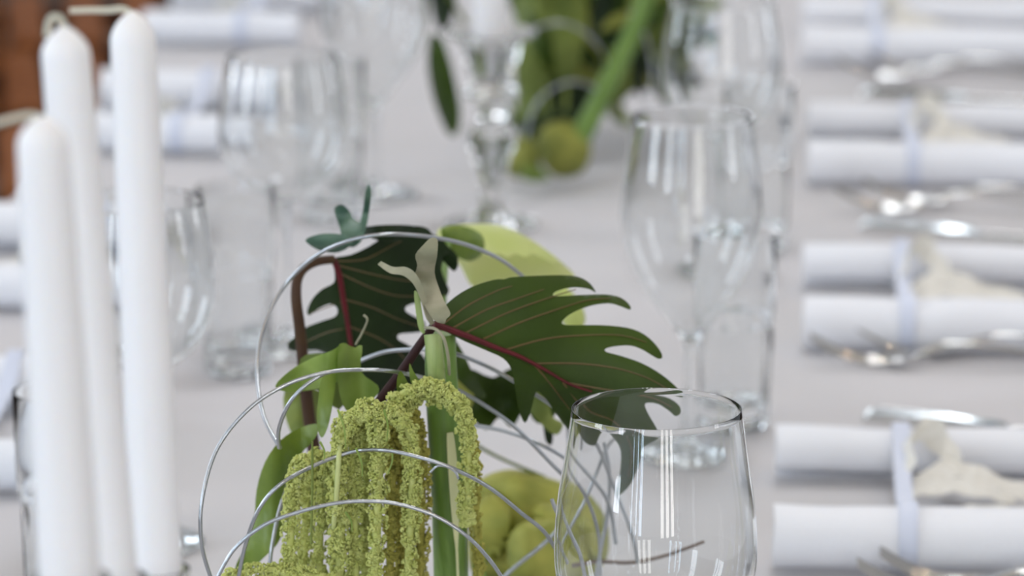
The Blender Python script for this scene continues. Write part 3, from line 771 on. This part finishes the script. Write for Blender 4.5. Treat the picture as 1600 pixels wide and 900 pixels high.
# --- mossy green bloom beside the front glass
for ol, Y, pl in (([(738,770),(758,744),(800,733),(850,744),(900,765),(934,798),(946,840),(938,880),(900,905),(800,908),(742,900),(730,850)], 2.33, .028), ([(792,850),(820,815),(870,812),(905,845),(905,900),(870,940),(810,930)], 2.285, .020), ([(736,800),(770,770),(800,800),(790,860),(750,880)], 2.30, .014), ([(830,790),(880,790),(925,830),(935,880),(900,870),(850,830)], 2.295, .012)):
    obj('moss_green_petal', blade(ol, lambda x, y, Y=Y: Y + .004 * math.sin(x * .06) + .003 * math.sin(y * .09), .001, 13, 3, pillow=pl), 'moss', fa)
obj('twig', ptube([(880,885,2.16),(930,878,2.15),(985,879,2.14),(1040,868,2.13),(1103,846,2.12)], None, 4, 8, 8, r2=2.6), 'twig', fa)
obj('grass_stem', ptube([(735,690,2.3),(780,715,2.31),(850,745,2.33)], None, 3, 6), 'grassy', fa)
# --- wire loops: one springy decorative coil
wc = thing('wire_coil', 'silver aluminium wire wound in wide open loops around the flower arrangement', 'decorative wire', (-.02, 2.08, ZT + .1))
WL = [
 [(438,700,2.02),(412,650,2.04),(402,580,2.07),(412,510,2.09),(446,445,2.11),(498,397,2.10),(556,373,2.09),(618,366,2.09),(690,373,2.11),(750,390,2.13),(800,418,2.15),(850,470,2.18),(880,540,2.2),(884,620,2.2),(890,700,2.2)],
 [(500,640,2.13),(540,580,2.13),(590,553,2.12),(640,546,2.10),(700,550,2.08),(760,572,2.09),(820,606,2.09),(872,640,2.09),(900,660,2.10),(930,700,2.11),(952,750,2.12),(985,830,2.12),(996,880,2.12)],
 [(330,905,1.97),(315,850,1.96),(316,780,1.96),(340,700,1.97),(390,638,1.975),(450,600,1.98),(510,582,1.985),(560,578,1.99),(612,580,2.0),(660,590,2.07),(706,605,2.08),(760,635,2.085),(810,672,2.09),(862,725,2.1),(905,770,2.11),(930,830,2.12),(934,900,2.12)],
 [(436,700,2.0),(436,670,1.995),(452,630,1.99),(478,602,1.99),(510,583,1.993),(540,578,2.0)],
 [(736,664,2.13),(790,674,2.12),(850,697,2.11),(900,730,2.12),(945,780,2.13),(960,850,2.13)],
 [(338,905,1.955),(366,858,1.955),(410,822,1.955),(460,802,1.955),(520,787,1.955),(570,783,1.955),(620,787,1.955),(680,806,1.955),(730,838,1.955),(766,876,1.96),(792,915,1.965)],
 [(372,905,1.985),(384,850,1.98),(405,795,1.975),(438,757,1.975),(490,728,1.985),(550,706,1.99),(605,704,1.975),(660,716,1.97),(710,733,1.97),(765,762,1.98),(815,802,1.99),(852,833,2.0),(880,880,2.01)],
 [(862,780,2.0),(870,800,2.0),(888,835,2.0),(904,868,2.0),(914,915,2.0)],
 [(1000,660,2.16),(950,690,2.15),(925,740,2.14),(900,790,2.14),(860,840,2.14),(800,890,2.14),(770,920,2.14)],
 [(938,690,2.14),(948,740,2.14),(946,800,2.14),(932,870,2.14),(925,910,2.14)],
 [(420,905,2.03),(424,860,2.03),(436,800,2.04),(450,760,2.05)],
]
for i, wl in enumerate(WL):
    obj('wire_loop', ptube(wl, None, 3.3, 8, 10), 'wire', wc)
obj('wire_twist', ptube([(672,738,1.975),(684,728,1.975),(700,730,1.97),(712,738,1.968),(716,748,1.968)], None, 2.2, 6), 'wire', wc)

# ================================================================== far flower arrangement
fb = thing('flower_arrangement', 'blurred far flower arrangement with a diagonal green stalk, beside the ornate candlestick', 'flower arrangement', (G(900, 240, ZT)))
def bl_(name, ol, Y, m_, pl=.004, th=.001, lab=None):
    o = obj(name, blade(ol, lambda x, y: Y - .06 + .010 * math.sin(x * .05) + .008 * math.cos(y * .04), th, 16, 3, pillow=pl), m_, fb)
    if lab: o['label'] = lab
bl_('hanging_leaf', [(672,55),(690,60),(702,90),(712,130),(720,175),(716,205),(704,212),(690,190),(676,150),(668,100)], 3.46, 'leaf', lab='narrow dark leaf hanging left of the candlestick')
bl_('hanging_leaf', [(668,-60),(700,-70),(712,-20),(706,30),(690,48),(676,20)], 3.52, 'leafback')
bl_('broad_leaf', [(812,-80),(850,-90),(872,-20),(876,80),(866,170),(846,232),(822,226),(806,150),(804,40)], 3.62, 'grassy')
bl_('broad_leaf', [(862,-90),(905,-80),(918,0),(908,90),(884,150),(868,120),(862,20)], 3.60, 'grassy')
bl_('broad_leaf', [(890,40),(930,60),(946,100),(944,150),(925,190),(895,170),(880,110)], 3.66, 'moss')
bl_('broad_leaf', [(905,-60),(940,-70),(950,0),(935,50),(910,40)], 3.70, 'moss')
rb = random.Random(3)
for i in range(110):
    cx = rb.uniform(815, 1075); cy = rb.uniform(-70, 180 if cx < 960 else 140); s = rb.uniform(20, 44)
    a = rb.uniform(0, 3.1)
    if i > 60: cx = rb.uniform(935, 1070); cy = rb.uniform(-60, 130)
    ol = []
    for k in range(8):
        b = k / 8 * 2 * math.pi; ex, ey = s * math.cos(b) * (1.5 if k in (0, 4) else 1), s * .45 * math.sin(b)
        ol.append((cx + ex * math.cos(a) - ey * math.sin(a), cy + ex * math.sin(a) + ey * math.cos(a)))
    bl_('foliage_leaf', ol, rb.uniform(3.60, 3.78), rb.choice(['leafback', 'leaf', 'leaf', 'bud', 'leafback', 'grassy']), pl=.002)
bl_('flower_bud', [(838,222),(852,196),(880,188),(910,198),(924,226),(918,258),(898,276),(868,276),(848,256)], 3.50, 'bud', pl=.016, lab='rounded yellow green bud at the foot of the diagonal stalk')
bl_('flower_bud', [(792,236),(804,212),(826,214),(842,236),(842,268),(818,278),(794,272)], 3.52, 'bud', pl=.010)
bl_('bud_leaf', [(812,262),(832,256),(852,268),(858,280),(836,284),(818,280)], 3.47, 'fresh', pl=.004)
bl_('dark_leaf', [(800,190),(850,180),(905,170),(930,190),(905,215),(850,225),(810,222)], 3.56, 'leafback', pl=.004)
bl_('dark_leaf', [(850,130),(890,126),(930,140),(935,175),(895,195),(850,180)], 3.60, 'leafback', pl=.004)
obj('diagonal_stalk', ptube([(1040,-90,3.50),(1012,-10,3.49),(985,60,3.48),(950,130,3.46),(920,190,3.45),(900,225,3.44)], None, 14, 12, 8, r2=18), 'stalkgreen', fb)['label'] = 'thick diagonal green stalk'
for q in ([(840,-20,3.56),(850,120,3.54),(868,240,3.46)], [(885,0,3.56),(885,130,3.54),(878,240,3.46)], [(1000,60,3.60),(950,150,3.56),(900,236,3.47)], [(694,-20,3.44),(740,60,3.50),(820,200,3.50),(860,244,3.47)]):
    obj('stem', ptube(q, None, 4, 8, 8), 'grassy', fb)
wb = thing('wire_coil', 'blurred silver wire loops over the far flower arrangement', 'decorative wire', G(880, 160, ZT))
for wl in ([(812,60,3.44),(840,42,3.44),(880,36,3.44),(915,52,3.45),(940,80,3.46),(950,110,3.48)], [(822,215,3.44),(834,170,3.44),(858,142,3.44),(892,128,3.44),(925,136,3.45),(950,165,3.46),(960,200,3.47)], [(985,20,3.48),(1010,60,3.5),(1020,120,3.5),(1010,170,3.48)]):
    obj('wire_loop', ptube(wl, None, 2.4, 8, 10), 'wire', wb)

# ================================================================== wooden chairs beyond the left edge
def make_chair():
    r = bpy.data.objects.new('wooden_chair', None); COL.objects.link(r)
    # local: x right, y backwards (away from the sitter's front), seat front at y=-.2
    for i in range(5):
        y = -.205 + i * .082
        obj('seat_slat', box(-.215, y, .435, .215, y + .052, .455, .006), 'chair', r)
    for s in (-1, 1): obj('seat_rail', box(s*.17 - .012, -.19, .405, s*.17 + .012, .19, .4348, .003), 'chairdark', r)
    tl = lambda z: .20 + (z - .43) * .22
    def lean(x, z0, z1, w_, d_, sk=0):
        V = []
        for z in (z0, z1):
            y = tl(z) if z > .43 else .20 - (.43 - z) * .10
            V += [Vector((x - w_ + sk*(z-.43), y - d_, z)), Vector((x + w_ + sk*(z-.43), y - d_, z)), Vector((x + w_ + sk*(z-.43), y + d_, z)), Vector((x - w_ + sk*(z-.43), y + d_, z))]
        return V, [(3,2,1,0),(4,5,6,7),(0,1,5,4),(1,2,6,5),(2,3,7,6),(3,0,4,7)]
    for s in (-1, 1):
        obj('back_leg', merge(lean(s * .185, 0, .43, .018, .014), lean(s * .185, .4301, .90, .018, .014)), 'chair', r, smooth=False)
        obj('front_leg', box(s * .18 - .018, -.19, 0, s * .18 + .018, -.155, .404, .004), 'chairdark', r)
    for i in range(4):
        obj('back_slat', lean(-.115 + i * .077, .52, .84, .024, .008), 'chair', r, smooth=False)
    V, F = box(-.20, -.012, 0, .20, .012, .07, .006)
    obj('top_rail', ([Vector((v.x, v.y + tl(.87), v.z + .84)) for v in V], F), 'chair', r)
    V, F = box(-.185, -.010, 0, .185, .010, .045, .004)
    obj('lower_rail', ([Vector((v.x, v.y + tl(.5), v.z + .48)) for v in V], F), 'chairdark', r)
    obj('stretcher', box(-.17, -.18, .18, .17, -.165, .21, .003), 'chairdark', r)
    return r
ch = make_chair()
spots = [(-.60, 5.10, 1.69), (-.57, 5.62, 1.70), (-.54, 6.14, 1.69)]
labs = ['brown wooden chair nearest the candle tips, beyond the left table edge', 'brown wooden chair behind the first one at the top left corner', 'brown wooden chair farthest up the left side of the table']
for i, (x, y, a) in enumerate(spots[:3]):
    c = ch if i == 0 else copytree(ch)
    c.location = (x, y, 0); c.rotation_euler = (0, 0, a)
    tag(c, labs[i], 'chair', 'wooden chairs along the left side of the table')
